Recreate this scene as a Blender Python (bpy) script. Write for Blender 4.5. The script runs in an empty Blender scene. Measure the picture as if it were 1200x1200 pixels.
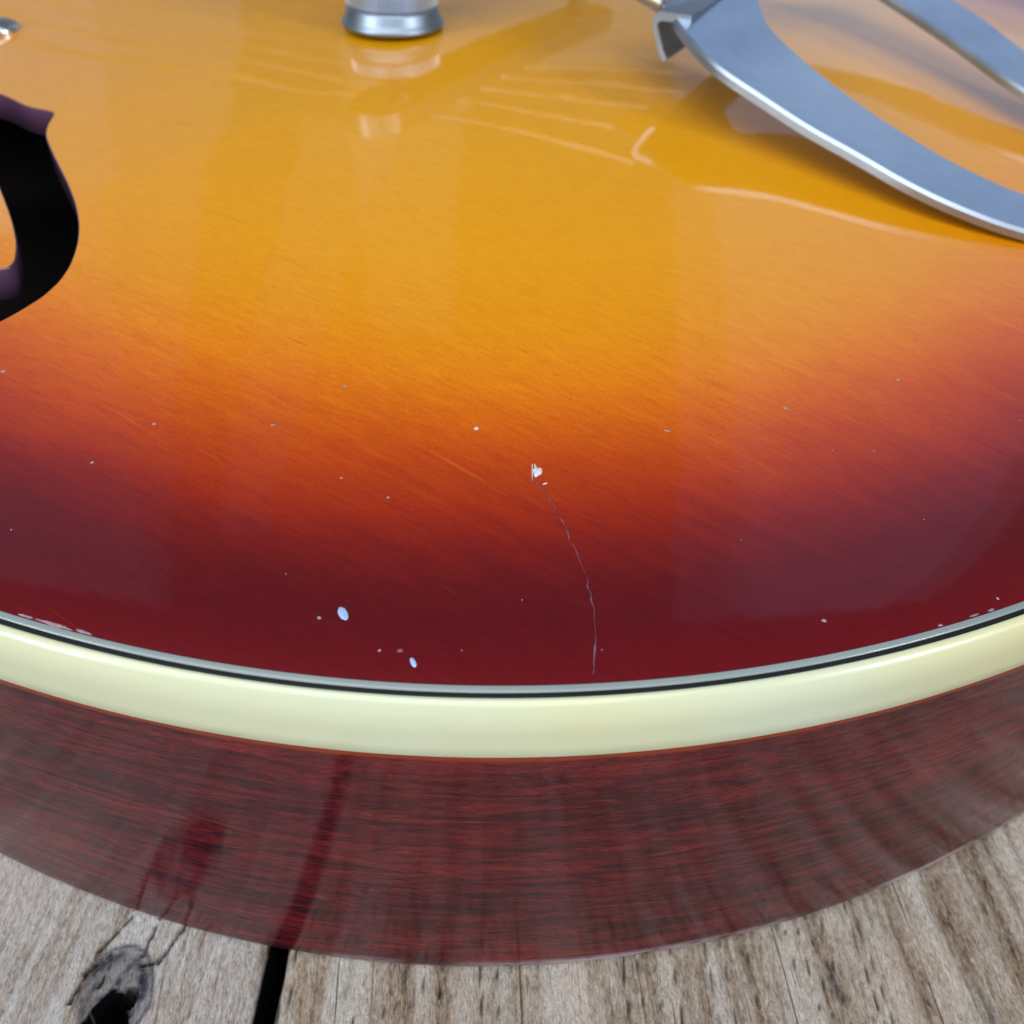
import bpy, math, random
import numpy as np
from mathutils import Matrix, Vector
from mathutils.geometry import delaunay_2d_cdt

random.seed(4)
RNG = np.random.default_rng(7)
S = 0.001                                    # all lengths below are in millimetres
scene = bpy.context.scene
COL = scene.collection

# ------------------------------------------------------------------ camera
cam_d = bpy.data.cameras.new('camera')
cam = bpy.data.objects.new('camera', cam_d)
COL.objects.link(cam)
cam_d.sensor_width = 36.0
cam_d.lens = 36.0
cam_d.clip_start = 0.005
cam_d.clip_end = 50.0
cam_d.dof.use_dof = True
cam_d.dof.focus_distance = 0.1005
cam_d.dof.aperture_fstop = 37.0
cam.matrix_world = (Matrix.Translation((0, 0, 111.9 * S))
                    @ Matrix.Rotation(math.radians(90 - 39.7), 4, 'X')
                    @ Matrix.Rotation(math.radians(2.52), 4, 'Z'))
scene.camera = cam
scene.render.resolution_x = 1024
scene.render.resolution_y = 1024

# ------------------------------------------------------------------ light
world = bpy.data.worlds.new('World')
scene.world = world
world.use_nodes = True
bg = world.node_tree.nodes['Background']
bg.inputs['Color'].default_value = (0.80, 0.90, 1.0, 1)
bg.inputs['Strength'].default_value = 0.13


def window_lamp(name, az, el, dist, w, h, radiance, color, upright=False):
    """a window or ceiling light as an area lamp, az measured to the right of the view"""
    d = bpy.data.lights.new(name, 'AREA')
    d.shape = 'RECTANGLE'
    d.size, d.size_y = w, h
    d.energy = radiance * math.pi * w * h
    d.color = color
    o = bpy.data.objects.new(name, d)
    COL.objects.link(o)
    a, e = math.radians(az), math.radians(el)
    v = Vector((math.sin(a) * math.cos(e), math.cos(a) * math.cos(e), math.sin(e)))
    tgt = Vector((0, 0.12, 0.05))
    o.location = tgt + v * dist
    if upright:
        v = Vector((v.x, v.y, 0)).normalized()
    o.rotation_euler = (-v).to_track_quat('-Z', 'Y').to_euler()
    return o


def front_panel(x, z, y, w, h, lean, radiance, color):
    """upright panel beyond the bench, for inferred windows and added reflection panels, leaning by some degrees in its own plane"""
    o = window_lamp('window_light', 0, 0, y, w, h, radiance, color)
    o.location = (x, y + 0.12, z + 0.05)
    o.rotation_euler = (Matrix.Rotation(math.radians(lean), 4, 'Y') @ Matrix.Rotation(math.radians(-90), 4, 'X')).to_euler()
    return o


front_panel(0.90, 1.50, 1.30, 0.90, 3.2, 12, 0.22, (0.40, 0.58, 1.0))
front_panel(1.00, 1.45, 1.34, 0.86, 3.2, 15, 0.13, (0.42, 0.62, 1.0))  # added overlapping copy, staggers the edge of the reflected window
front_panel(1.06, 1.60, 1.38, 0.82, 3.2, 18, 0.11, (0.42, 0.62, 1.0))  # second added copy, softens that reflected edge further
front_panel(-1.47, 1.50, 1.30, 1.20, 3.3, -20, 0.16, (0.50, 0.62, 1.0))
front_panel(-1.58, 1.45, 1.34, 1.15, 3.3, -17, 0.11, (0.50, 0.62, 1.0))  # added copy of the left panel for a softer reflected edge
front_panel(-0.60, 1.55, 1.32, 0.16, 1.9, -19, 0.12, (0.6, 0.72, 1.0))
front_panel(-0.22, 0.90, 1.35, 0.20, 0.95, -3, 0.14, (0.9, 0.95, 1.0))
front_panel(-1.35, 0.50, 1.5, 0.75, 0.8, -12, 0.36, (0.85, 0.92, 1.0))
front_panel(0.45, 0.36, 1.5, 1.3, 0.34, 0, 0.20, (0.75, 0.88, 1.0))  # added low panel, brightens reflections in the metal and upper lacquer
window_lamp('window_light', 123, 23, 2.2, 0.40, 0.60, 30.0, (0.94, 0.98, 1.0), True)
window_lamp('window_light', -128, 23, 2.2, 0.44, 0.60, 26.0, (0.94, 0.98, 1.0), True)
window_lamp('ceiling_light', 197, 58, 1.9, 2.3, 1.7, 2.85, (0.96, 0.985, 1.0))

vs = scene.view_settings
vs.view_transform = 'Standard'
vs.look = 'None'
vs.exposure = 0.0
vs.gamma = 1.0
vs.use_curve_mapping = False

# ------------------------------------------------------------------ numeric helpers


def smooth01(x):
    x = np.clip(x, 0, 1)
    return x * x * (3 - 2 * x)


class Noise2:
    def __init__(self, seed):
        self.t = np.random.default_rng(seed).random((256, 256))

    def __call__(self, x, y):
        xi, yi = np.floor(x).astype(int), np.floor(y).astype(int)
        fx, fy = x - xi, y - yi
        fx, fy = fx * fx * (3 - 2 * fx), fy * fy * (3 - 2 * fy)
        t = self.t
        a, b = t[xi & 255, yi & 255], t[(xi + 1) & 255, yi & 255]
        c, d = t[xi & 255, (yi + 1) & 255], t[(xi + 1) & 255, (yi + 1) & 255]
        return (a * (1 - fx) + b * fx) * (1 - fy) + (c * (1 - fx) + d * fx) * fy


def fbm(n, x, y, octaves=3):
    s, a, tot = 0, 1.0, 0
    for k in range(octaves):
        s = s + a * n(x * 2 ** k + 17.3 * k, y * 2 ** k + 5.1 * k)
        tot += a
        a *= 0.5
    return s / tot


def catmull(P, closed, step):
    P = np.asarray(P, float)
    n = len(P)
    out = []
    rng = range(n) if closed else range(n - 1)
    for i in rng:
        if closed:
            p0, p1, p2, p3 = P[i - 1], P[i], P[(i + 1) % n], P[(i + 2) % n]
        else:
            p1, p2 = P[i], P[i + 1]
            p0 = P[i - 1] if i > 0 else 2 * p1 - p2
            p3 = P[i + 2] if i + 2 < n else 2 * p2 - p1
        t0 = 0.0
        t1 = t0 + np.linalg.norm(p1 - p0) ** .5
        t2 = t1 + np.linalg.norm(p2 - p1) ** .5
        t3 = t2 + np.linalg.norm(p3 - p2) ** .5
        m = max(1, int(np.linalg.norm(p2 - p1) / step))
        for k in range(m):
            t = t1 + (t2 - t1) * k / m
            a1 = (t1 - t) / (t1 - t0) * p0 + (t - t0) / (t1 - t0) * p1
            a2 = (t2 - t) / (t2 - t1) * p1 + (t - t1) / (t2 - t1) * p2
            a3 = (t3 - t) / (t3 - t2) * p2 + (t - t2) / (t3 - t2) * p3
            b1 = (t2 - t) / (t2 - t0) * a1 + (t - t0) / (t2 - t0) * a2
            b2 = (t3 - t) / (t3 - t1) * a2 + (t - t1) / (t3 - t1) * a3
            out.append((t2 - t) / (t2 - t1) * b1 + (t - t1) / (t2 - t1) * b2)
    if not closed:
        out.append(P[-1])
    return np.array(out)


def resample(P, step, closed=True):
    Q = np.vstack([P, P[:1]]) if closed else P
    L = np.concatenate([[0], np.cumsum(np.linalg.norm(np.diff(Q, axis=0), axis=1))])
    n = int(L[-1] / step)
    s = np.linspace(0, L[-1], n + 1)
    if closed:
        s = s[:-1]
    return np.stack([np.interp(s, L, Q[:, k]) for k in range(Q.shape[1])], 1), s


def inside(poly, pts):
    x, y = pts[:, 0], pts[:, 1]
    r = np.zeros(len(pts), bool)
    n = len(poly)
    for i in range(n):
        x1, y1 = poly[i]
        x2, y2 = poly[(i + 1) % n]
        if y1 == y2:
            continue
        c = ((y1 > y) != (y2 > y)) & (x < (x2 - x1) * (y - y1) / (y2 - y1) + x1)
        r ^= c
    return r

# ------------------------------------------------------------------ object helpers


def new_mesh(name, verts, faces, mat, smooth=True, normals=None, attrs=None, uv=None, sharp=0):
    me = bpy.data.meshes.new(name)
    me.from_pydata([tuple(v) for v in (np.asarray(verts, float) * S)], [], [tuple(int(i) for i in f) for f in faces])
    for m in (mat if isinstance(mat, (list, tuple)) else [mat]):
        me.materials.append(m)
    if smooth:
        me.polygons.foreach_set('use_smooth', [True] * len(me.polygons))
    for k, a in (attrs or {}).items():
        at = me.attributes.new(k, 'FLOAT', 'POINT')
        at.data.foreach_set('value', np.asarray(a, np.float32))
    if uv is not None:
        lay = me.uv_layers.new(name='UVMap')
        li = np.zeros(len(me.loops), np.int32)
        me.loops.foreach_get('vertex_index', li)
        lay.data.foreach_set('uv', np.asarray(uv, np.float32)[li].ravel())
    me.update()
    if sharp:
        me.set_sharp_from_angle(angle=math.radians(sharp))
    if normals is not None:
        me.normals_split_custom_set_from_vertices([tuple(n) for n in normals])
    return me


def put(name, me, parent=None):
    o = bpy.data.objects.new(name, me)
    COL.objects.link(o)
    if parent is not None:
        root = parent
        while root.parent is not None:
            root = root.parent
        o.parent = parent
        if parent.parent is None:
            o.matrix_parent_inverse = Matrix.Translation(-root.location)
    return o


def thing(name, label, cat, loc):
    o = bpy.data.objects.new(name, None)
    COL.objects.link(o)
    o.empty_display_size = 0.02
    o.location = Vector(loc) * S
    o['label'] = label
    o['category'] = cat
    return o


def grid_faces(nu, nv, close_u=False, close_v=False, flip=False):
    f = []
    for i in range(nu if close_u else nu - 1):
        for j in range(nv if close_v else nv - 1):
            a, b = i * nv + j, ((i + 1) % nu) * nv + j
            c, d = ((i + 1) % nu) * nv + (j + 1) % nv, i * nv + (j + 1) % nv
            f.append((a, d, c, b) if flip else (a, b, c, d))
    return f


def tube(path, rad, nseg=10, cap=True):
    path = np.asarray(path, float)
    n = len(path)
    rad = np.broadcast_to(rad, (n,))
    tang = np.gradient(path, axis=0)
    tang /= np.linalg.norm(tang, axis=1)[:, None]
    ref = np.array([0, 0, 1.0])
    V = []
    for p, t, r in zip(path, tang, rad):
        a = np.cross(t, ref)
        a /= np.linalg.norm(a)
        b = np.cross(a, t)
        for k in range(nseg):
            th = 2 * math.pi * k / nseg
            V.append(p + r * (math.cos(th) * a + math.sin(th) * b))
    F = grid_faces(n, nseg, close_v=True)
    if cap:
        F.append(tuple(range(nseg))[::-1])
        F.append(tuple(range((n - 1) * nseg, n * nseg)))
    return np.array(V), F


def lathe(profile, centre, nseg=64, ripple=None):
    """profile: list of (radius, z); ripple(i, angle) -> radius offset"""
    V = []
    for i, (r, z) in enumerate(profile):
        for k in range(nseg):
            th = 2 * math.pi * k / nseg
            rr = r + (ripple(i, k) if ripple else 0)
            V.append((centre[0] + rr * math.cos(th), centre[1] + rr * math.sin(th), centre[2] + z))
    F = grid_faces(len(profile), nseg, close_v=True, flip=True)
    F.append(tuple(range((len(profile) - 1) * nseg, len(profile) * nseg)))
    return np.array(V), F


def merge(*parts):
    V, F, o = [], [], 0
    for v, f in parts:
        V.append(np.asarray(v, float))
        F += [tuple(i + o for i in q) for q in f]
        o += len(v)
    return np.vstack(V), F


def obox(c, ax, ay, sx, sy, z0, z1, bev=0.6):
    """bevelled box: centre (x,y), unit axes ax, ay, half sizes sx, sy"""
    V = []
    for z, e in ((z0, bev), (z0 + bev, 0), (z1 - bev, 0), (z1, bev)):
        for px, py in ((-sx + e, -sy), (sx - e, -sy), (sx, -sy + e), (sx, sy - e), (sx - e, sy), (-sx + e, sy), (-sx, sy - e), (-sx, -sy + e)):
            if e:
                px, py = px * (1 - e / sx), py * (1 - e / sy)
            V.append((c[0] + px * ax[0] + py * ay[0], c[1] + px * ax[1] + py * ay[1], z))
    F = grid_faces(4, 8, close_v=True, flip=True)
    F.append(tuple(range(8))[::-1])
    F.append(tuple(range(24, 32)))
    return np.array(V), F

# ------------------------------------------------------------------ materials


class NT:
    def __init__(self, name):
        self.m = bpy.data.materials.new(name)
        self.m.use_nodes = True
        self.t = self.m.node_tree
        self.p = self.t.nodes['Principled BSDF']

    def n(self, kind, **kw):
        nd = self.t.nodes.new(kind)
        for k, v in kw.items():
            if k.startswith('_'):
                setattr(nd, k[1:], v)
            else:
                nd.inputs[k.replace('__', ' ')].default_value = v
        return nd

    def l(self, a, b):
        self.t.links.new(a, b)

    def set(self, **kw):
        for k, v in kw.items():
            self.p.inputs[k.replace('__', ' ')].default_value = v
        return self

    def coord(self, kind='Object', scale=(1, 1, 1), rot=(0, 0, 0)):
        tc = self.n('ShaderNodeTexCoord')
        r1 = self.n('ShaderNodeMapping')
        r1.inputs['Rotation'].default_value = rot
        self.l(tc.outputs[kind], r1.inputs['Vector'])
        mp = self.n('ShaderNodeMapping')
        mp.inputs['Scale'].default_value = scale
        self.l(r1.outputs[0], mp.inputs['Vector'])
        return mp.outputs[0]

    def noise(self, vec, scale, detail=3, rough=.5, dist=0):
        nd = self.n('ShaderNodeTexNoise', Scale=scale, Detail=detail, Roughness=rough, Distortion=dist)
        self.l(vec, nd.inputs['Vector'])
        return nd.outputs['Fac']

    def ramp(self, fac, stops, interp='LINEAR'):
        nd = self.n('ShaderNodeValToRGB')
        cr = nd.color_ramp
        cr.interpolation = interp
        while len(cr.elements) < len(stops):
            cr.elements.new(0.5)
        for e, (p, c) in zip(cr.elements, stops):
            e.position = p
            e.color = c if len(c) == 4 else (*c, 1)
        self.l(fac, nd.inputs['Fac'])
        return nd.outputs['Color']

    def math(self, op, a, b=None, c=None, clamp=False):
        nd = self.n('ShaderNodeMath', _operation=op, _use_clamp=clamp)
        for i, v in enumerate((a, b, c)):
            if v is None:
                continue
            if isinstance(v, (int, float)):
                nd.inputs[i].default_value = v
            else:
                self.l(v, nd.inputs[i])
        return nd.outputs[0]

    def mix(self, fac, a, b, mode='MIX'):
        nd = self.n('ShaderNodeMix', _data_type='RGBA', _blend_type=mode)
        for i, v in ((0, fac), (6, a), (7, b)):
            if isinstance(v, (int, float)):
                nd.inputs[i].default_value = v
            elif isinstance(v, tuple):
                nd.inputs[i].default_value = (*v, 1)
            else:
                self.l(v, nd.inputs[i])
        return nd.outputs[2]

    def attr(self, name):
        nd = self.n('ShaderNodeAttribute')
        nd.attribute_name = name
        return nd.outputs['Fac']

    def bump(self, h, strength, dist, normal=None, target='Normal'):
        nd = self.n('ShaderNodeBump', Strength=strength, Distance=dist)
        self.l(h, nd.inputs['Height'])
        if normal is not None:
            self.l(normal, nd.inputs['Normal'])
        self.l(nd.outputs[0], self.p.inputs[target])
        return nd.outputs[0]

    def base(self, c):
        self.l(c, self.p.inputs['Base Color'])


AX = math.radians(-29)                       # guitar long axis, towards the tail
ax = np.array([math.cos(AX), math.sin(AX)])
at_ = np.array([math.sin(AX), -math.cos(AX)])   # lateral, towards the camera
CB = np.array([-7.0, 226.5])                 # bridge centre


def st(s, t):
    return CB + np.asarray(s)[..., None] * ax + np.asarray(t)[..., None] * at_


def mat_sunburst():
    b = NT('sunburst_lacquer')
    obj = b.coord('Object')
    d = b.attr('rim_distance')
    cloud = b.noise(obj, 45, 3, .55)
    fine = b.noise(b.coord('Object', (50, 420, 100), (0, 0, -AX)), 1.0, 5, .62, .6)
    d2 = b.math('ADD', d, b.math('MULTIPLY', b.math('SUBTRACT', cloud, .5), 5.0))
    d3 = b.math('ADD', d2, b.math('MULTIPLY', b.math('SUBTRACT', fine, .5), 5.0))
    f = b.math('DIVIDE', d3, 100.0)
    col = b.ramp(f, [(0.03, (.120, .0028, .0065)), (.085, (.095, .0036, .0070)), (.125, (.112, .0050, .0072)), (.17, (.180, .0092, .0068)),
                     (.21, (.29, .020, .005)), (.27, (.44, .050, .0035)), (.335, (.59, .112, .0025)), (.40, (.69, .195, .0025)),
                     (.48, (.72, .262, .0015)), (.62, (.745, .308, .002)), (.9, (.755, .335, .003))])
    # silk of the wood under the lacquer: fine flecks along the grain, pale pores
    grain = b.noise(b.coord('Object', (330, 2100, 200), (0, 0, -AX)), 1.0, 4, .65, .5)
    speck = b.noise(obj, 3200, 2, .6)
    g = b.math('ADD', b.math('MULTIPLY', grain, .6), b.math('MULTIPLY', speck, .4))
    gcol = b.ramp(g, [(.34, (.82, .70, .64)), (.52, (1, 1, 1)), (.68, (1.14, 1.20, 1.1))])
    col = b.mix(b.ramp(f, [(.3, (.8, .8, .8)), (.6, (.45, .45, .45))]), col, gcol, 'MULTIPLY')
    pv = b.noise(b.coord('Object', (52, 1900, 100), (0, 0, -AX + .10)), 1.0, 2, .5, 1.0)
    pm = b.noise(obj, 60, 2)
    pore = b.math('MULTIPLY', b.ramp(pv, [(.685, (0, 0, 0)), (.75, (1, 1, 1))]), b.ramp(pm, [(.45, (0, 0, 0)), (.62, (1, 1, 1))]))
    band = b.ramp(f, [(.2, (.0, .0, .0)), (.31, (1, 1, 1)), (.5, (.8, .8, .8)), (.62, (.2, .2, .2))])
    col = b.mix(b.math('MULTIPLY', b.math('MULTIPLY', pore, band), .34), col, (.95, .42, .02))
    dv = b.noise(b.coord('Object', (55, 1700, 100), (0, 0, -AX + .04)), 1.0, 2, .5, 1.2)
    dk = b.math('MULTIPLY', b.ramp(dv, [(.72, (0, 0, 0)), (.80, (1, 1, 1))]), .45)
    col = b.mix(dk, col, (.22, .03, .006))
    b.base(col)
    b.set(Roughness=.38, Coat__Weight=1.0, Coat__Roughness=.055, Coat__IOR=1.44, Specular__IOR__Level=.08)
    wav = b.noise(obj, 90, 2)
    ripple = b.noise(b.coord('Object', (25, 420, 50), (0, 0, -AX)), 1.0, 2)
    h = b.math('ADD', wav, b.math('MULTIPLY', ripple, .22))
    b.bump(h, .10, .0006, None, 'Coat Normal')
    b.bump(grain, .15, .0002)
    return b.m


def mat_side():
    b = NT('mahogany_side')
    uv = b.coord('UV')
    g1 = b.noise(b.coord('UV', (70, 620, 1)), 1, 7, .72, 1.6)
    g2 = b.noise(b.coord('UV', (190, 1500, 1)), 1, 5, .7, 1.0)
    g3 = b.noise(b.coord('UV', (18, 90, 1)), 1, 3, .5, .5)
    col = b.ramp(b.math('ADD', b.math('MULTIPLY', g1, .75), b.math('MULTIPLY', g3, .25)),
                 [(.33, (.018, .004, .006)), (.44, (.044, .0055, .010)), (.52, (.092, .0092, .0140)), (.62, (.155, .0150, .0175)), (.8, (.185, .023, .017))])
    pores = b.ramp(g2, [(.33, (.38, .40, .55)), (.46, (1, 1, 1))])
    col = b.mix(.8, col, pores, 'MULTIPLY')
    g4 = b.noise(b.coord('UV', (900, 4200, 1)), 1, 3, .8)
    col = b.mix(.8, col, b.ramp(g4, [(.34, (.40, .40, .46)), (.5, (1, 1, 1)), (.66, (1.55, 1.5, 1.4))]), 'MULTIPLY')
    sep = b.n('ShaderNodeSeparateXYZ')
    b.l(uv, sep.inputs[0])
    # ruby lacquer gathered under the binding, pale wear along the bottom edge
    sepo = b.n('ShaderNodeSeparateXYZ')
    b.l(b.coord('Object'), sepo.inputs[0])
    hgt = b.math('ADD', sepo.outputs[2], b.math('MULTIPLY', b.noise(uv, 160, 2), .0007))
    seam = b.ramp(b.math('MULTIPLY', b.math('SUBTRACT', hgt, .0367), 1000 / 3.0), [(.50, (0, 0, 0)), (.60, (1, 1, 1))])
    col = b.mix(b.math('MULTIPLY', seam, .6), col, (.30, .05, .012))
    wear = b.attr('wear')
    wn = b.noise(b.coord('UV', (260, 900, 1)), 1, 4, .7)
    wm = b.math('MULTIPLY', wear, b.ramp(wn, [(.36, (0, 0, 0)), (.50, (1, 1, 1))]))
    col = b.mix(wm, col, (.42, .33, .37))
    b.base(col)
    b.set(Roughness=.5, Specular__IOR__Level=.05, Coat__Weight=1.0, Coat__IOR=1.37)
    rr = b.noise(b.coord('UV', (60, 60, 1)), 1, 3)
    b.l(b.math('ADD', b.math('MULTIPLY', rr, .07), .015), b.p.inputs['Coat Roughness'])
    flut = b.noise(b.coord('UV', (420, 14, 1)), 1, 2)
    wob = b.noise(uv, 70, 2)
    h = b.math('ADD', b.math('MULTIPLY', flut, .22), b.math('ADD', wob, b.math('MULTIPLY', g2, .16)))
    b.bump(h, .13, .0006, None, 'Coat Normal')
    b.bump(g1, .2, .0003)
    return b.m


def mat_plastic(name, c1, c2, rough, coat=.6, sss=.0):
    b = NT(name)
    n = b.noise(b.coord('Object'), 26, 3)
    b.base(b.ramp(n, [(.35, c1), (.7, c2)]))
    b.set(Roughness=rough, Coat__Weight=coat, Coat__Roughness=.05)
    if sss:
        b.set(Subsurface__Weight=sss, Subsurface__Scale=.002)
    n2 = b.noise(b.coord('Object'), 160, 2)
    b.bump(n2, .08, .0004, None, 'Coat Normal' if coat else 'Normal')
    return b.m


def mat_metal(name, col, rough, scuff=.1):
    b = NT(name)
    n = b.noise(b.coord('Object'), 120, 4, .6)
    b.base(b.ramp(n, [(.3, tuple(c * .86 for c in col)), (.7, col)]))
    b.set(Metallic=1.0)
    b.l(b.math('ADD', b.math('MULTIPLY', n, scuff), rough - scuff * .5), b.p.inputs['Roughness'])
    n2 = b.noise(b.coord('Object'), 60, 2)
    sc = b.noise(b.coord('Object', (260, 1500, 260), (0, 0, .65)), 1, 4, .65, .6)
    b.bump(b.math('ADD', n2, b.math('MULTIPLY', sc, .12)), .14, .0008)
    return b.m


def mat_plain(name, col, rough, vary=.15, scale=200):
    b = NT(name)
    n = b.noise(b.coord('Object'), scale, 3)
    b.base(b.ramp(n, [(.3, tuple(c * (1 - vary) for c in col)), (.7, tuple(c * (1 + vary) for c in col))]))
    b.set(Roughness=rough)
    return b.m


def mat_plank(name, pale, mid, brown, dark):
    b = NT(name)
    r = b.attr('ridge')
    tone = b.attr('tone')
    knot = b.attr('knot')
    crack_shade = b.attr('crack_shade')
    fib = b.noise(b.coord('Object', (2300, 420, 300), (0, 0, -.08)), 1, 7, .78, 1.0)
    spk = b.noise(b.coord('Object', (1500, 700, 300)), 1, 5, .75)
    blot = b.noise(b.coord('Object', (110, 60, 100)), 1, 4, .6)
    x = b.math('ADD', b.math('MULTIPLY', r, .46), b.math('ADD', b.math('MULTIPLY', fib, .46), b.math('MULTIPLY', spk, .34)))
    x = b.math('ADD', x, b.math('MULTIPLY', b.math('SUBTRACT', blot, .5), .25))
    col = b.ramp(x, [(.45, dark), (.54, brown), (.62, mid), (.72, pale)])
    col = b.mix(b.math('MULTIPLY', tone, .5 if pale[0] < .79 else .25), col, b.mix(1.0, col, (1.10, .92, .80), 'MULTIPLY'))
    fine = b.noise(b.coord('Object', (5200, 1100, 300), (0, 0, -.08)), 1, 4, .85, .5)
    col = b.mix(.85, col, b.ramp(fine, [(.36, (.46, .42, .39)), (.48, (1, 1, 1)), (.64, (1.25, 1.26, 1.28))]), 'MULTIPLY')
    # short dark checks along the grain and pale scuffs across it
    chk = b.noise(b.coord('Object', (1700, 30, 100), (0, 0, -.08)), 1, 3, .6, .5)
    col = b.mix(b.math('MULTIPLY', b.ramp(chk, [(.64, (0, 0, 0)), (.71, (1, 1, 1))]), .8), col, dark)
    scr = b.noise(b.coord('Object', (70, 900, 300), (0, 0, .6)), 1, 3, .6, 1.2)
    col = b.mix(b.math('MULTIPLY', b.ramp(scr, [(.66, (0, 0, 0)), (.74, (1, 1, 1))]), .35), col, pale)
    kc = b.ramp(b.noise(b.coord('Object', (800, 800, 900)), 1, 6, .75), [(.32, (.010, .011, .018)), (.5, (.06, .066, .095)), (.64, (.24, .26, .33))])
    col = b.mix(knot, col, kc)
    col = b.mix(crack_shade, col, (.006, .006, .007))  # near-black shade painted into cracks, knot hole and joint faces
    b.base(col)
    b.set(Roughness=.62)
    b.l(b.math('MULTIPLY', b.math('SUBTRACT', 1.0, crack_shade, None, True), .3), b.p.inputs['Specular IOR Level'])
    h = b.math('ADD', fib, b.math('MULTIPLY', spk, .8))
    b.bump(h, 1.0, .0009)
    return b.m


M_TOP = mat_sunburst()
M_SIDE = mat_side()
M_CREAM = mat_plastic('aged_cream_binding', (.67, .645, .36), (.62, .685, .52), .34, .6, .12)
M_WHITE = mat_plastic('white_purfling', (.22, .27, .275), (.28, .33, .33), .3, .5)
M_BLACK = mat_plastic('black_purfling', (.004, .004, .005), (.008, .008, .009), .5, .0)
M_EDGE = mat_plastic('soundhole_edge_lacquer', (.10, .045, .095), (.15, .07, .14), .3, .8)
M_INSIDE = mat_plain('shaded_inside_wood', (.012, .008, .006), .8)  # near-black: the hollow's shade is put into the wood colour
M_NICKEL = mat_metal('nickel_plate', (.62, .70, .78), .20, .12)
M_STEEL = mat_metal('brushed_steel', (.70, .74, .80), .27, .10)
M_EDGEM = mat_metal('dimmed_plate_edge', (.46, .54, .66), .42, .15)  # plate colour darkened on the edge strips to keep their glints low
M_KNURL = mat_metal('knurled_nickel', (.58, .72, .95), .5, .1)
M_FLANGE = mat_metal('satin_flange', (.34, .42, .53), .46, .1)
M_DULL = mat_metal('dull_nickel', (.44, .52, .62), .38, .10)
M_WIRE = mat_metal('wound_steel', (.66, .69, .74), .42, .05)
M_CHIP = mat_plain('bare_chip', (.56, .57, .60), .6, .35, 2500)
M_DUST = mat_plain('dust', (.30, .27, .29), .6, .2, 900)
M_NICK = mat_plain('rubbed_lacquer_edge', (.33, .20, .24), .6, .4, 1500)
M_DROP = mat_plain('pale_blue_fleck', (.34, .48, .80), .35, .1, 1500)
M_SCR = mat_plain('lacquer_crack', (.16, .065, .10), .5, .7, 1400)
M_ROSE = mat_plain('dark_rosewood', (.045, .02, .012), .5, .3, 400)

# ------------------------------------------------------------------ workbench of weathered planks
bench = thing('workbench', 'weathered grey plank workbench top with a black knot hole and open joint beneath the guitar', 'workbench', (0, 160, -32))
NA, NB, NC, ND = Noise2(1), Noise2(2), Noise2(3), Noise2(4)


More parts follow.
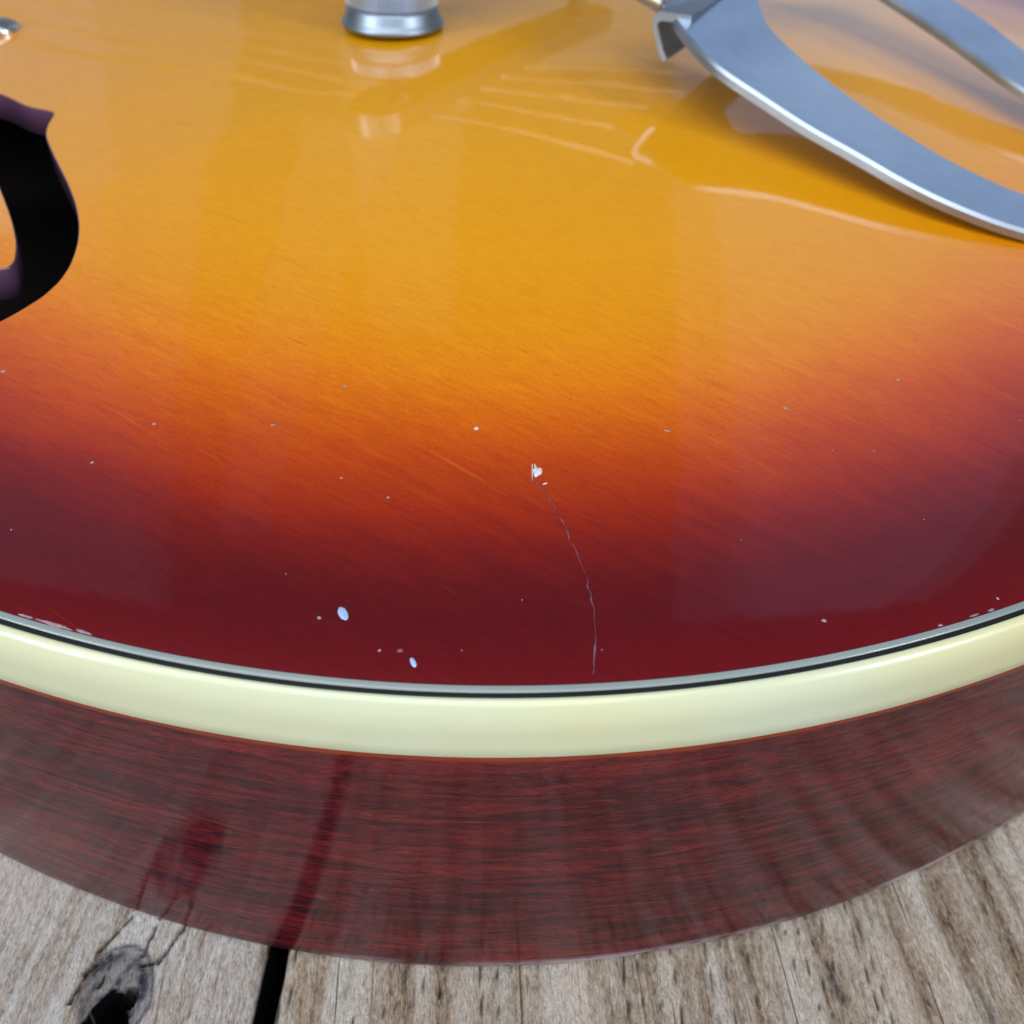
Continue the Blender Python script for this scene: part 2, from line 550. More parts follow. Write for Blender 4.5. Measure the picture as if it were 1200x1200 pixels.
def plank_height(x, y, style):
    """height in mm below/above the bench face, and colour masks"""
    kx, ky = -40.6, 49.6
    dx, dy = x - kx, y - ky
    if style == 'left':
        # grain bends round the knot
        rr = np.sqrt((dx / 5.0) ** 2 + (dy / 9.0) ** 2)
        xw = x + 3.2 * np.sign(dx) * -np.exp(-rr ** 2 / 2.2) * (1 - np.exp(-np.abs(dx) / 2)) - .10 * (y - 50)
        rd = fbm(NA, xw / 1.15 + 40, y / 26 + 3 + .7 * fbm(NB, x / 9, y / 14), 3)
        rd = .65 * rd + .35 * fbm(NB, xw / .38 + 11, y / 9, 2)
        h = -.32 * (1 - smooth01((rd - .25) / .45))
        tone = smooth01((fbm(NC, x / 7 + 3, y / 16, 2) - .45) / .3)
        # knot: a worn boss with a rotted hole
        ang = np.arctan2(dy, dx)
        kr = np.sqrt((dx / 4.3) ** 2 + ((dy - 1.2) / 5.6) ** 2) * (1 + .22 * (NC(ang * 1.4 + 9, ang * 0 + 2) - .5))
        knot = 1 - smooth01((kr - .72) / .30)
        knot *= .55 + .45 * smooth01((fbm(NB, x / 1.3, y / 1.7 + 8, 2) - .25) / .3)
        knot = np.maximum(knot, .9 * (1 - smooth01(np.abs(kr - .93) / .10)) * smooth01((dx + dy + 4) / 5))
        h = h + .55 * (1 - smooth01((kr - .3) / .7)) + knot * .7 * (fbm(NA, kr * 3.4 + 2, ang * .8 + 4, 3) - .5)
        hx, hy = dx - .1, dy + 2.3
        hr = np.sqrt((hx / (2.3 + .5 * NB(hy * .5, hx * 0) - .36 * np.clip(hy, -2, 4))) ** 2 + (hy / 3.6) ** 2) + .3 * (fbm(ND, x / .9, y / .9) - .5)
        h2x, h2y = dx - 1.7, dy - .6
        hr2 = np.sqrt((h2x / .75) ** 2 + (h2y / 1.2) ** 2) + .3 * (fbm(ND, x / .7 + 9, y / .7) - .5)
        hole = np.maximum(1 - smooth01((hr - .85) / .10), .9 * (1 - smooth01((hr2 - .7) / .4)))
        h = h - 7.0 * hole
        crack_shade = np.maximum(1 - smooth01((hr - 1.02) / .10), .9 * (1 - smooth01((hr2 - .95) / .35)))  # hole rim and walls painted black, the hole's shade as colour
        # drying cracks that run out of the knot
        for (x0, y0, x1, y1, w) in ((-36.9, 54.4, -35.2, 58.6, .22), (-38.6, 54.0, -36.9, 54.6, .24), (-38.9, 54.9, -38.2, 60.5, .13),
                                    (-43.9, 55.3, -41.4, 59.5, .16), (-44.6, 52.8, -42.4, 55.0, .22), (-45.2, 49.5, -44.4, 52.8, .18), (-42.4, 51.2, -42.0, 53.6, .16)):
            t = np.clip(((x - x0) * (x1 - x0) + (y - y0) * (y1 - y0)) / ((x1 - x0) ** 2 + (y1 - y0) ** 2), 0, 1)
            q = np.hypot(x - x0 - t * (x1 - x0), y - y0 - t * (y1 - y0)) + .22 * (fbm(NA, x / 1.1, y / 1.1) - .5)
            c = 1 - smooth01((q - w * (1 - .8 * t) * .5) / (w * .9))
            crack_shade = np.maximum(crack_shade, c * .9)
            h = h - .8 * c
    else:
        xw = x + 1.6 * (fbm(NB, x / 22, y / 22 + 5) - .5) + .06 * (y - 50)
        big = fbm(NA, xw / 2.5 + 70, y / 28 + .4 * NC(x / 6, y / 10), 2)
        rd = .62 * big + .38 * fbm(NB, xw / .75 + 31, y / 11, 3)
        amp = .35 + .65 * smooth01((x + 8) / 30)
        h = -(.25 + .75 * amp) * (1 - smooth01((rd - .26) / .36))
        tone = smooth01((fbm(NC, x / 5 + 23, y / 11, 3) - .40) / .25)
        knot = .45 * smooth01((fbm(ND, x / 2.2, y / 9 + 4, 3) - .70) / .10)
        cr = fbm(NC, xw / 1.6 + 5, y / 55 + 9, 1)
        crack_shade = .7 * (1 - smooth01((np.abs(cr - .5) - .01) / .03)) * smooth01((fbm(ND, x / 8, y / 30 + 2, 2) - .52) / .08)
        h = h - .5 * crack_shade
    h = h + .10 * (fbm(ND, x / .8, y / 2.2, 2) - .5)
    return h, rd, tone, knot, crack_shade


def make_plank(x0, x1, style, mat, fine=True, ylo=-420, yhi=760, seed=0):
    if fine:
        xa, xb = max(x0, -96), min(x1, 100)
        X = np.unique(np.concatenate([np.linspace(x0, xa, 4), np.arange(xa, xb, .25 if style == 'left' else .31), np.linspace(xb, x1, 4)]))
        Y = np.concatenate([np.linspace(ylo, 21, 12), np.arange(22, 96, .34), np.linspace(97, yhi, 14)])
    else:
        X = np.linspace(x0, x1, 34)
        Y = np.linspace(ylo, yhi, 60)
    e = .9
    X = np.unique(np.concatenate([X, [x0 + .12, x0 + .35, x0 + e, x1 - e, x1 - .35, x1 - .12]]))
    nx, ny = len(X), len(Y)
    gx, gy = np.meshgrid(X, Y, indexing='ij')
    h, rd, tone, knot, crack_shade = plank_height(gx + seed * 57.0, gy + seed * 31.0, style)
    # broken arrises at the joints
    de = np.minimum(gx - x0, x1 - gx)
    wob = .5 + fbm(ND, gx / 3 + seed, gy / 2.3, 2)
    h = h - .55 * wob * (1 - smooth01(de / e)) ** 2
    crack_shade = np.maximum(crack_shade, 1 - smooth01(de / .45))  # plank edges painted near-black, shade of the open joint
    h = np.minimum(h, .18)
    zt = h
    # side walls
    V = np.stack([gx.ravel(), gy.ravel(), zt.ravel()], 1)
    F = grid_faces(nx, ny)
    A = {k: v.ravel() for k, v in (('ridge', rd), ('tone', tone), ('knot', knot), ('crack_shade', crack_shade))}
    extra = []
    n0 = len(V)
    low = -30.0
    B = np.stack([gx.ravel(), gy.ravel(), np.full(nx * ny, low)], 1)
    # only the border of the bottom is needed
    ids = {}
    ring = [(i, 0) for i in range(nx)] + [(nx - 1, j) for j in range(1, ny)] + [(i, ny - 1) for i in range(nx - 2, -1, -1)] + [(0, j) for j in range(ny - 2, 0, -1)]
    VB = []
    for q, (i, j) in enumerate(ring):
        ids[(i, j)] = n0 + q
        VB.append((gx[i, j], gy[i, j], low))
    V = np.vstack([V, np.array(VB)])
    for q in range(len(ring)):
        a, b = ring[q], ring[(q + 1) % len(ring)]
        F.append((a[0] * ny + a[1], ids[a], ids[b], b[0] * ny + b[1]))
    F.append(tuple(ids[r] for r in ring)[::-1])
    for k in A:
        A[k] = np.concatenate([A[k], np.full(len(VB), {'ridge': .35, 'tone': .35, 'knot': 0.0, 'crack_shade': 1.0}[k])])  # side walls carry the same painted joint shade
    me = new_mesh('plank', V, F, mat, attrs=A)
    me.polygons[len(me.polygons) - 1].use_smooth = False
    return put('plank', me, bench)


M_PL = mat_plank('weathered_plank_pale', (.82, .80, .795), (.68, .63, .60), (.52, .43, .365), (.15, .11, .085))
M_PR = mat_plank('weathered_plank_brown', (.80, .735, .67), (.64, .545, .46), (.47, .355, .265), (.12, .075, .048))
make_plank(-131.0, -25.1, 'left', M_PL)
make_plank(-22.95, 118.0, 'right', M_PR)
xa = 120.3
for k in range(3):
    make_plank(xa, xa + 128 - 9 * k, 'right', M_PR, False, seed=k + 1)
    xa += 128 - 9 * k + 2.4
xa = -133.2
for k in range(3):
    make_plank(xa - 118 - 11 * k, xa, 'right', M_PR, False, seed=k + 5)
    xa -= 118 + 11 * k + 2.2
v, f = merge(obox((0, -330), (1, 0), (0, 1), 480, 40, -70, -32, 1), obox((0, 160), (1, 0), (0, 1), 480, 40, -70, -32, 1), obox((0, 660), (1, 0), (0, 1), 480, 40, -70, -32, 1))
put('batten', new_mesh('batten', v, f, M_ROSE, smooth=False), bench)

# ------------------------------------------------------------------ guitar body outline
T = 45.0
ARCH, AD = 15.0, 150.0
xs = np.arange(-95, 106, 8.0)
X = xs / 60
ys = 54.86 + 3.41 * X + 15.38 * X ** 2 + .24 * X ** 3 - .24 * X ** 4
near = np.stack([xs, ys], 1)
rel = near - CB
ns, nt = rel @ ax, rel @ at_
half = [(163, 26)] + [(s, t) for s, t in zip(ns[::-1], nt[::-1])] + [(-55, 150), (-110, 121), (-160, 117), (-215, 127), (-262, 116), (-296, 78)]
pts = [(165.5, 0)] + half + [(-306, 0)] + [(s, -t) for s, t in half[::-1]]
pts = np.array(pts)
OUT = catmull(st(pts[:, 0], pts[:, 1]), True, 1.0)
OUT, SARC = resample(OUT, 1.0)
# orientation: make it run counter-clockwise
area = np.sum(OUT[:, 0] * np.roll(OUT[:, 1], -1) - np.roll(OUT[:, 0], -1) * OUT[:, 1])
if area < 0:
    OUT = OUT[::-1].copy()


def curve_normals(P):
    w = 3
    t = np.roll(P, -w, 0) - np.roll(P, w, 0)
    t /= np.linalg.norm(t, axis=1)[:, None]
    return np.stack([t[:, 1], -t[:, 0]], 1)          # outward for ccw


NOR = curve_normals(OUT)
for _ in range(4):
    NOR = (np.roll(NOR, 1, 0) + NOR + np.roll(NOR, -1, 0)) / 3
    NOR /= np.linalg.norm(NOR, axis=1)[:, None]
NO = len(OUT)


def rim_distance(P):
    P = np.asarray(P, float)
    A, B = OUT, np.roll(OUT, -1, 0)
    AB = B - A
    L2 = (AB ** 2).sum(1)
    r = np.empty(len(P))
    for i in range(0, len(P), 2000):
        p = P[i:i + 2000]
        d2 = ((p[:, None, :] - A[None, ::4]) ** 2).sum(2)
        k = d2.argmin(1) * 4
        best = np.full(len(p), 1e9)
        for o in range(-5, 6):
            j = (k + o) % NO
            t = np.clip(((p - A[j]) * AB[j]).sum(1) / L2[j], 0, 1)
            q = A[j] + t[:, None] * AB[j]
            best = np.minimum(best, np.hypot(*(p - q).T))
        r[i:i + 2000] = best
    return r


def z_of_d(d):
    dd = np.clip(d, 0, AD)
    return T + ARCH * (1 - (1 - dd / AD) ** 2) - .26 * np.exp(-np.maximum(d - 2.45, 0) / 1.6)


def z_top(P):
    return z_of_d(rim_distance(np.atleast_2d(P)))


guitar = thing('hollow_body_guitar', 'sunburst hollow body guitar with cream binding and curved metal tailpiece lying on grey planks', 'guitar', (CB[0], CB[1], 0))


def sweep(name, profile, mat, attrs=None, uvscale=None, flip=False):
    """profile: (inset, z) pairs swept round the body outline"""
    prof = np.array(profile)
    n = len(prof)
    V = np.empty((NO, n, 3))
    V[:, :, :2] = OUT[:, None, :] - NOR[:, None, :] * prof[None, :, 0, None]
    V[:, :, 2] = prof[None, :, 1]
    F = grid_faces(NO, n, close_u=True, flip=flip)
    uv = None
    if uvscale:
        ll = np.arange(NO) * (SARC[1] - SARC[0]) * S
        pl = np.concatenate([[0], np.cumsum(np.hypot(*np.diff(prof, axis=0).T))]) * S + prof[0, 1] * S
        uv = np.stack([np.repeat(ll, n), np.tile(pl, NO)], 1)
    return new_mesh(name, V.reshape(-1, 3), F, mat, attrs=attrs(V) if attrs else None, uv=uv)


HB = 6.4
# --- side with a softly broken bottom edge
side_prof = [(3.2, 1.1), (2.2, .6), (1.5, .35), (.9, .32), (.5, .42), (.2, .68), (.05, 1.1), (0, 1.6)] + [(0, z) for z in np.linspace(2.5, T - HB - .5, 16)] + [(0.0, T - HB - .12), (.25, T - HB + .05)]
rng_w = Noise2(12)


def side_attr(V):
    x, y, z = V[..., 0], V[..., 1], V[..., 2]
    # rubbed stretches of the lower edge
    m = np.zeros_like(x)
    for c, w, a in ((52, 7, 1.0), (15, 12, .8), (30, 4, .5), (2, 6, .5), (-14, 4, .35), (64, 3, .4)):
        m = np.maximum(m, a * np.exp(-((x - c) / w) ** 4))
    m *= (z < 2.0) & (y < 140)
    return {'wear': m.ravel()}


put('side', sweep('side', side_prof, M_SIDE, attrs=side_attr, uvscale=True), guitar)
# --- bindings
zb = float(z_of_d(np.array([1.25]))[0])
arc = []
for k in range(11):
    th = math.pi / 2 * k / 10
    arc.append((-.14 + 1.38 * (1 - math.cos(th)), T - 3.4 + (zb - T + 3.4) * math.sin(th)))
bind_prof = [(.3, T - HB), (-.05, T - HB), (-.14, T - HB + .15), (-.14, T - 5)] + arc + [(1.26, zb - .03), (1.28, zb - .6)]
put('binding', sweep('binding', bind_prof, M_CREAM), guitar)
zk = zb - .16
put('black_purfling', sweep('black_purfling', [(1.2, zk - .4), (1.2, zk), (1.95, zk + .05), (1.95, zk - .4)], M_BLACK), guitar)
z34 = float(z_of_d(np.array([2.45]))[0])
put('white_purfling', sweep('white_purfling', [(1.88, zk - .4), (1.88, zb + .02), (1.98, zb + .06), (2.35, z34 + .01), (2.45, z34 - .02), (2.45, z34 - .5)], M_WHITE), guitar)

# --- f holes
hole_half = [(-100, 177.0), (-91, 172.6), (-86.0, 169.9), (-79.6, 163.8), (-75.2, 161.6), (-73.9, 160.7), (-73.6, 158.5), (-73.4, 156.3), (-72.5, 152.8), (-70.1, 148.1), (-66.7, 142.1), (-63.1, 135.9),
             (-60.1, 130.2), (-57.8, 124.9), (-56.4, 120.1), (-55.7, 115.3), (-55.9, 111.6), (-56.9, 108.5), (-58.6, 105.9), (-60.3, 103.7),
             (-65.0, 99.8), (-71.0, 98.2), (-77.0, 100.2), (-80.6, 105.5), (-79.6, 111.0), (-75.0, 114.6), (-69.5, 115.4), (-65.2, 114.6), (-63.6, 114.9), (-63.3, 116.3), (-64.6, 120.4),
             (-67.0, 125.3), (-69.3, 129.5), (-72.2, 134.5), (-77.5, 143.5), (-86, 154), (-97, 163.5), (-110, 171.0)]
hole_half = np.array(hole_half)
PC = np.array([-110.0, 176.0])
hole = np.vstack([hole_half, 2 * PC - hole_half])


def chaikin(P):
    Q = np.roll(P, -1, 0)
    return np.stack([.8 * P + .2 * Q, .2 * P + .8 * Q], 1).reshape(-1, 2)


hole = resample(chaikin(chaikin(hole)), .6)[0]
relh = hole - CB
hs, ht = relh @ ax, relh @ at_
hole2 = st(hs, -ht)[::-1].copy()
if np.sum(hole[:, 0] * np.roll(hole[:, 1], -1) - np.roll(hole[:, 0], -1) * hole[:, 1]) < 0:
    hole = hole[::-1].copy()
if np.sum(hole2[:, 0] * np.roll(hole2[:, 1], -1) - np.roll(hole2[:, 0], -1) * hole2[:, 1]) < 0:
    hole2 = hole2[::-1].copy()

# --- arched top: constrained triangulation so the f holes are real openings
edge = resample(OUT - NOR * 2.45, 1.0)[0]
rings = [resample(OUT - NOR * d, st_)[0] for d, st_ in ((2.8, 1.0), (3.2, 1.0), (3.8, 1.0), (4.5, 1.0), (5.2, 1.2), (6.1, 1.4), (7.2, 1.5), (8.6, 1.8))]
lo, hi = OUT.min(0), OUT.max(0)
gx, gy = np.meshgrid(np.arange(lo[0], hi[0], 2.4), np.arange(lo[1], hi[1], 2.4))
G = np.stack([gx.ravel(), gy.ravel()], 1)
G[:, 0] += np.tile(np.where(np.arange(gx.shape[0]) % 2, 1.2, 0)[:, None], (1, gx.shape[1])).ravel()
G = G[inside(OUT[::3], G)]
G = G[rim_distance(G) > 10]
G = np.vstack(rings + [G])
for h in (hole, hole2):
    keep = ~inside(h, G)
    dd = np.full(len(G), 1e9)
    cand = np.where(keep & (np.hypot(*(G - h.mean(0)).T) < 160))[0]
    for c in range(0, len(cand), 2000):
        ii = cand[c:c + 2000]
        dd[ii] = np.sqrt(((G[ii][:, None] - h[None]) ** 2).sum(2).min(1))
    G = G[keep & (dd > .7)]
loops = [edge, hole, hole2]
allp = np.vstack(loops + [G])
E_, o = [], 0
for l_ in loops:
    n = len(l_)
    E_ += [(o + i, o + (i + 1) % n) for i in range(n)]
    o += n
vo, eo, fo, *_r = delaunay_2d_cdt([Vector(p) for p in allp], E_, [], 0, 1e-5)
vo = np.array([(p.x, p.y) for p in vo])
fo = np.array([tuple(f) for f in fo if len(f) == 3])
cen = vo[fo].mean(1)
ok = inside(edge, cen) & ~inside(hole, cen) & ~inside(hole2, cen)
fo = fo[ok]
dv = rim_distance(vo)
zv = z_of_d(dv)
hstep = 2.0
gxn = (z_of_d(rim_distance(vo + [hstep, 0])) - z_of_d(rim_distance(vo - [hstep, 0]))) / (2 * hstep)
gyn = (z_of_d(rim_distance(vo + [0, hstep])) - z_of_d(rim_distance(vo - [0, hstep]))) / (2 * hstep)
hs2 = .25
near_e = dv < 11
de_ = np.maximum(dv, 2.6)
slope = 2 * ARCH / AD * (1 - de_ / AD) + .26 / 1.6 * np.exp(-(de_ - 2.45) / 1.6)
vin = vo.copy()
dx_ = (rim_distance(vin + [hs2, 0]) - rim_distance(vin - [hs2, 0])) / (2 * hs2)
dy_ = (rim_distance(vin + [0, hs2]) - rim_distance(vin - [0, hs2])) / (2 * hs2)
gl = np.maximum(np.hypot(dx_, dy_), 1e-6)
g2x, g2y = slope * dx_ / gl, slope * dy_ / gl
w = smooth01((dv - 7) / 4)
gxn, gyn = gxn * w + g2x * (1 - w), gyn * w + g2y * (1 - w)
nrm = np.stack([-gxn, -gyn, np.ones(len(vo))], 1)
nrm /= np.linalg.norm(nrm, axis=1)[:, None]
used = np.unique(fo)
remap = -np.ones(len(vo), int)
remap[used] = np.arange(len(used))
put('top', new_mesh('top', np.column_stack([vo[used], zv[used]]), remap[fo], M_TOP, normals=nrm[used], attrs={'rim_distance': dv[used]}), guitar)
for h in (hole, hole2):
    z0 = z_top(h)
    nn = curve_normals(h)                    # outward from the opening
    V = []
    for off, dz in ((.02, -.01), (-.10, -.06), (-.16, -.22), (-.16, -4.2), (.5, -4.4)):
        V.append(np.column_stack([h + nn * off, z0 + dz]))
    V = np.stack(V, 1).reshape(-1, 3)
    put('soundhole_edge', new_mesh('soundhole_edge', V, grid_faces(len(h), 5, close_u=True), M_EDGE), guitar)
# inner face of the top's rim lining and the back
backp = resample(OUT - NOR * 3.0, 3.0)[0]
bv = np.column_stack([backp, np.full(len(backp), 1.2)])
bv2 = np.column_stack([backp, np.full(len(backp), .45)])
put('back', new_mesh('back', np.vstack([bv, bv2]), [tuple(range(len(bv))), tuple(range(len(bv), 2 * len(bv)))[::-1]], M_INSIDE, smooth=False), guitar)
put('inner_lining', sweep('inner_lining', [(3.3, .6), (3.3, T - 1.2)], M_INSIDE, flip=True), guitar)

# ------------------------------------------------------------------ bridge on its two posts
BR = np.array([.485, .875])                  # along the bridge
post_a = np.array([-25.6, 199.5])
bc = post_a + BR * 37
bridge = put('bridge', None, guitar)
bridge.location = (0, 0, 0)


def sub(name, me):
    o = bpy.data.objects.new(name, me)
    COL.objects.link(o)
    o.parent = bridge
    return o


zw = float(z_top(post_a)[0])
for p in (post_a, post_a + BR * 74):
    zc = float(z_top(p)[0])
    prof = [(7.0, .55), (8.7, .6), (9.15, .85), (9.2, 1.3), (8.95, 1.6), (8.5, 2.5), (8.15, 3.6), (7.9, 4.1), (7.0, 4.15)]
    v, f = lathe(prof, (p[0], p[1], zc))
    sub('stud_flange', new_mesh('stud_flange', v, f, M_FLANGE))
    prof = [(6.6, 4.1), (7.6, 4.15), (8.1, 4.5), (8.1, 6.6), (7.6, 7.0), (3, 7.1)]
    v, f = lathe(prof, (p[0], p[1], zc), 144, lambda i, k: (.2 if k % 2 else -.2) if i in (2, 3) else 0)
    sub('thumbwheel', new_mesh('thumbwheel', v, f, M_KNURL, smooth=False))
    v, f = lathe([(2.3, .1), (2.3, 14)], (p[0], p[1], zc), 20)
    sub('post', new_mesh('post', v, f, M_STEEL))
th = np.linspace(-math.pi / 2, math.pi / 2, 13)
plan = [(44 + 6 * math.cos(a), 6 * math.sin(a)) for a in th] + [(-44 - 6 * math.cos(a), -6 * math.sin(a)) for a in th]
V = []
for e, z in ((.8, zw + 12.5), (0, zw + 13.3), (0, zw + 18.2), (.8, zw + 19)):
    for u, w_ in plan:
        q = bc + BR * (u * (1 - e / 50)) + ax * (w_ * (1 - e / 6))
        V.append((q[0], q[1], z))
n = len(plan)
v, f = np.array(V), grid_faces(4, n, close_v=True) + [tuple(range(n)), tuple(range(3 * n, 4 * n))[::-1]]
sub('bridge_bar', new_mesh('bridge_bar', v, f, M_FLANGE, smooth=False))
string_t = np.linspace(-26, 26, 6)
for k, t in enumerate(string_t):
    c = bc + BR * t
    v, f = obox(c, BR, ax, 3.3, 1.6, zw + 18.8, zw + 22.5 + .8 * (1 - (t / 26) ** 2), .8)
    sub('saddle', new_mesh('saddle', v, f, M_STEEL, smooth=False))

# ------------------------------------------------------------------ tailpiece
tail = put('tailpiece', None, guitar)


def tsub(name, me):
    o = bpy.data.objects.new(name, me)
    COL.objects.link(o)
    o.parent = tail
    return o


def ribbon(L, U, th, step=2.0):
    """flat bar between two edge curves, th thick, with small bevels"""
    L, U = np.array(L, float), np.array(U, float)
    Lc, Uc = catmull(L, False, .8), catmull(U, False, .8)
    n = 90
    Lc = resample(Lc, np.linalg.norm(np.diff(Lc, axis=0), axis=1).sum() / n, False)[0][:n]
    Uc = resample(Uc, np.linalg.norm(np.diff(Uc, axis=0), axis=1).sum() / n, False)[0][:n]
    m = min(len(Lc), len(Uc))
    Lc, Uc = Lc[:m], Uc[:m]
    w = Uc - Lc
    wl = np.linalg.norm(w, axis=1)[:, None]
    w = w / wl
    tg = np.gradient((Lc + Uc) / 2, axis=0)
    nr = np.cross(tg, w)
    nr /= np.linalg.norm(nr, axis=1)[:, None]
    nr *= np.sign(nr[:, 2:3])
    b, cw = .3, .5
    dn = np.array([0, 0, -1.0])
    o1 = Lc - w * cw * .7 - nr * cw                     # foot of the wide outer chamfer
    lines = [(o1 - nr * (th - cw), o1), (o1, Lc), (Lc, Uc), (Uc, Uc + w * b - nr * b), (Uc + w * b - nr * b, Uc + w * b - nr * th),
             (Uc + w * b - nr * th, o1 - nr * (th - cw))]
    V, F, o = [], [], 0
    for p, q in lines:                                   # separate strips keep the arrises crisp
        V.append(np.stack([p, q], 1).reshape(-1, 3))
        F += [tuple(i + o for i in f) for f in grid_faces(m, 2, flip=True)]
        o += 2 * m
    for e in (0, m - 1):
        V.append(np.array([ln[0][e] for ln in lines]))
        F.append(tuple(range(o, o + 6)))
        o += 6
    return np.vstack(V), F


def edge_strips(me):
    n = (len(me.polygons) - 2) // 6
    for k in list(range(0, 2 * n)) + list(range(3 * n, 6 * n)):
        me.polygons[k].material_index = 1


LO = [(15.5, 186, 71.4), (18.6, 179.5, 71.3), (21.3, 173.0, 70.8), (23.6, 164.9, 69.5), (27.4, 157.5, 67.5), (33.4, 153.2, 65.0), (39.8, 148.8, 62.5), (46.5, 143.8, 60.5), (52.8, 139.4, 58.5), (59.1, 136.3, 56.8),
      (68.0, 134.0, 54.8), (80, 133.5, 53.2), (94, 135.5, 51.6), (108, 139, 50.2), (119, 143.5, 49)]
UO = [(36.5, 205, 71.8), (37.2, 196, 71.6), (37.3, 190, 71.0), (37.2, 186.3, 70.0), (37.9, 178.2, 68.0), (41.5, 174.6, 65.5), (45.8, 170.1, 63.2), (50.8, 162.7, 61.2), (56.9, 155.1, 59.2), (63.0, 149.4, 57.4), (71.8, 145.1, 55.2),
      (82, 143.5, 53.6), (95, 144, 52.0), (110, 148, 50.6), (122, 152, 49.4)]
v, f = ribbon(LO, UO, 1.5)
me = new_mesh('tailpiece_arm', v, f, [M_NICKEL, M_EDGEM])
edge_strips(me)
tsub('tailpiece_arm', me)
L2 = [(50, 226, 72.0), (57, 217, 70), (65.5, 204.1, 67.0), (73.5, 189.4, 64.0), (80.7, 175.7, 61.0), (92, 164, 57.5), (106, 155, 53), (119, 149, 49.6)]
U2 = [(60, 233, 72.2), (67, 224.5, 70), (74.4, 213.9, 67.3), (80.6, 203.4, 65.2), (86.2, 191.0, 62.4), (97, 176, 58), (110, 164, 53.5), (123, 156, 50)]
v, f = ribbon(L2, U2, 1.5)
me = new_mesh('tailpiece_arm', v, f, [M_NICKEL, M_EDGEM])
edge_strips(me)
tsub('tailpiece_arm', me)
# crossbar folded down towards the bridge, string slots along its lip
c0, c1 = np.array([20.6, 171.4]), np.array([50.5, 232.0])
prof = [(4.0, 71.2), (-1.2, 71.0), (-2.2, 70.4), (-2.5, 69.3), (-.7, 65.0), (.3, 63.8), (.9, 64.3), (0, 65.5), (-1.5, 69.0), (-1.1, 69.7), (4.0, 69.9)]
n = 40
V = []
for i in range(n):
    p = c0 + (c1 - c0) * i / (n - 1)
    for u, z in prof:
        V.append((p[0] + u * ax[0], p[1] + u * ax[1], z))
F = grid_faces(n, len(prof), close_v=True) + [tuple(range(len(prof)))[::-1], tuple(range((n - 1) * len(prof), n * len(prof)))]
tsub('crossbar', new_mesh('crossbar', V, F, M_FLANGE, smooth=False))
v, f = obox((127.5, 150.5), ax, (-ax[1], ax[0]), 10, 12, 47.4, 49.2, .5)
v2, f2 = obox((137.0, 145.0), ax, (-ax[1], ax[0]), .9, 12, 8, 49.0, .3)
v3, f3 = merge((v, f), (v2, f2))
tsub('hinge_plate', new_mesh('hinge_plate', v3, f3, M_NICKEL, smooth=False))

# ------------------------------------------------------------------ strings and fingerboard
gauges = [1.25, 1.0, .8, .6, .42, .34]
for k, (t, g) in enumerate(zip(string_t, gauges)):
    b0 = np.array([*(bc + BR * t), zw + 22.9 + .8 * (1 - (t / 26) ** 2)])
    fr = (t + 26) / 52
    e = c0 + (c1 - c0) * (.012 + .93 * fr)
    e = np.array([e[0] - 1.2 * ax[0], e[1] - 1.2 * ax[1], 71.2 + g * .5])
    nk = CB - ax * 420 + BR * t * .82
    nkp = np.array([nk[0], nk[1], zw + 15.5])
    fine = 420 if g > .7 else 60
    path = np.vstack([np.linspace(nkp, b0, 40)[:-1], np.linspace(b0, e, fine)])
    rad = np.full(len(path), g / 2)
    if g > .7:
        rad[39:] = g / 2 + .11 * (np.arange(fine) % 3 == 1) * (g / 1.2)
    v, f = tube(path, rad, 10)
    put('guitar_string', new_mesh('guitar_string', v, f, M_WIRE), guitar)
    # ball end hooked behind the crossbar lip
v, f = obox(CB - ax * 330, BR, ax, 27, 105, zw + 2, zw + 9, 1.5)
put('fingerboard', new_mesh('fingerboard', v, f, M_ROSE, smooth=False), guitar)

# --- small bright screw beside the sound hole
sp = np.array([-100.0, 202.5])
zs = float(z_top(sp)[0])
v, f = lathe([(3.8, .05), (3.9, .6), (3.5, 1.3), (2.4, 1.9), (1.0, 2.2)], (sp[0], sp[1], zs), 28)
put('screw_head', new_mesh('screw_head', v, f, M_STEEL), guitar)

# ------------------------------------------------------------------ wear: chips, crack, specks on the lacquer


def patch(c, rx, ry, rot, th=.10, n=14, jag=.18, tri=0):
    a = np.arange(n) * 2 * math.pi / n
    r = 1 + jag * (RNG.random(n) - .5) * 2
    if tri:
        r *= 1 + .25 * np.cos(3 * a)
    px, py = rx * r * np.cos(a), ry * r * np.sin(a)
    cr, sr = math.cos(rot), math.sin(rot)
    P = np.stack([c[0] + px * cr - py * sr, c[1] + px * sr + py * cr], 1)
    P2 = c + (P - c) * .72
    A = np.vstack([P, P2, [c]])
    z = z_top(A)
    V = np.column_stack([A, z])
    V[:n, 2] -= .02
    V[n:, 2] += th
    F = [(i, (i + 1) % n, n + (i + 1) % n, n + i) for i in range(n)] + [(n + i, n + (i + 1) % n, 2 * n) for i in range(n)]
    return V, F


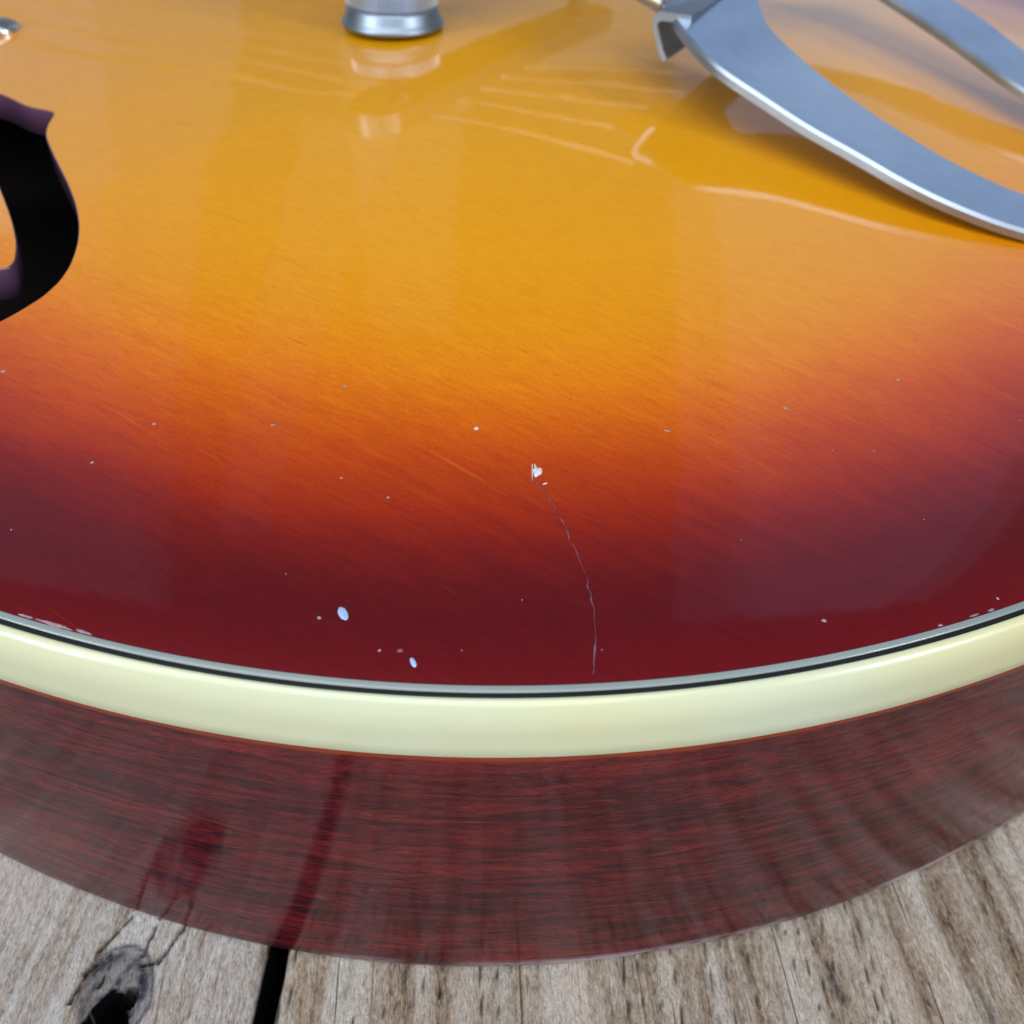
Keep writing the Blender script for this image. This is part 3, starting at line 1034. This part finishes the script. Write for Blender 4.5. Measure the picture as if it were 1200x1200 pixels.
v, f = merge(patch(np.array([2.3, 81.3]), .42, .85, .05, .06, 16, .35, 1), patch(np.array([1.85, 81.2]), .08, 1.25, .02, .05, 8, .1), patch(np.array([3.15, 79.75]), .32, .08, .5, .05, 8, .1))
put('lacquer_chip', new_mesh('lacquer_chip', v, f, M_CHIP), guitar)
scr = catmull([(1.85, 80.6), (2.3, 79.9), (2.6, 79.4), (3.3, 78.5), (4.1, 76.7), (4.95, 75.0), (5.5, 73.1), (6.15, 71.7), (6.85, 69.3), (7.45, 67.0), (7.78, 64.3), (7.8, 62.1), (7.65, 59.9), (7.5, 58.6)], False, .25)
scr = scr + np.stack([NA(scr[:, 1] * 1.3, scr[:, 0]) - .5, NB(scr[:, 1] * 1.3, scr[:, 0]) - .5], 1) * .28
zz = z_top(scr)
rw = .018 + .12 * NC(scr[:, 1] * .8, scr[:, 0] * 0 + 2.0) ** 2.2
v, f = tube(np.column_stack([scr, zz]), rw, 6)
put('scratch', new_mesh('scratch', v, f, M_SCR), guitar)
for (c, rx, ry, rot, m) in (((-14.53, 63.52), .42, .80, .55, M_DROP), ((-7.88, 58.95), .24, .52, .5, M_DROP), ((-4.08, 86.93), .26, .24, .3, M_CHIP), ((-9.11, 60.04), .3, .2, .2, M_SCR),
                            ((15.87, 88.33), .42, .07, -.2, M_DUST), ((-25.06, 86.46), .3, .08, .3, M_DUST), ((-42.25, 80.94), .2, .12, .5, M_DUST)):
    v, f = patch(np.array(c), rx, ry, rot, .07, 22, .05)
    put('lacquer_chip', new_mesh('lacquer_chip', v, f, m), guitar)
# lacquer nibbled away along the inner line of the binding
nib = []
for px, ln, wd in ((-40.5, 2.2, .16), (-38.2, .9, .13), (-43.2, .8, .10), (41.0, .3, .10), (44.0, .6, .10), (46.5, .4, .12)):
    k = int(np.argmin(np.abs(OUT[:, 0] - px) + 1e3 * (OUT[:, 1] > 120)))
    c = OUT[k] - NOR[k] * 2.62
    nib.append(patch(c, ln, wd, math.atan2(NOR[k][0], -NOR[k][1]), .05, 16, .3))
v, f = merge(*nib)
put('binding_nicks', new_mesh('binding_nicks', v, f, M_NICK), guitar)['kind'] = 'stuff'
specks = [patch(np.array(c), r, r * .8, 0, .05, 7, .3) for c, r in (((-18.53, 92.7), .22), ((29.1, 93.5), .2), ((43.1, 100.3), .2), ((28.63, 65.86), .25), ((-16.57, 63.01), .2), 
                                                                    ((46.1, 70.34), .16), ((-16.96, 79.34), .16), ((-12.06, 77.01), .18), ((-56.55, 94.94), .3), ((-37.5, 86.41), .2), ((-10.87, 59.97), .18))]
for _ in range(22):
    c = np.array([RNG.uniform(-55, 60), RNG.uniform(56, 125)])
    d = rim_distance(c[None])[0]
    if d > 5 and inside(OUT[::4], c[None])[0] and not inside(hole, c[None])[0]:
        specks.append(patch(c, *(RNG.uniform(.04, .10, 2)), RNG.uniform(0, 3), .04, 6, .3))
v, f = merge(*specks)
o = put('dust_specks', new_mesh('dust_specks', v, f, M_DUST), guitar)
o['kind'] = 'stuff'
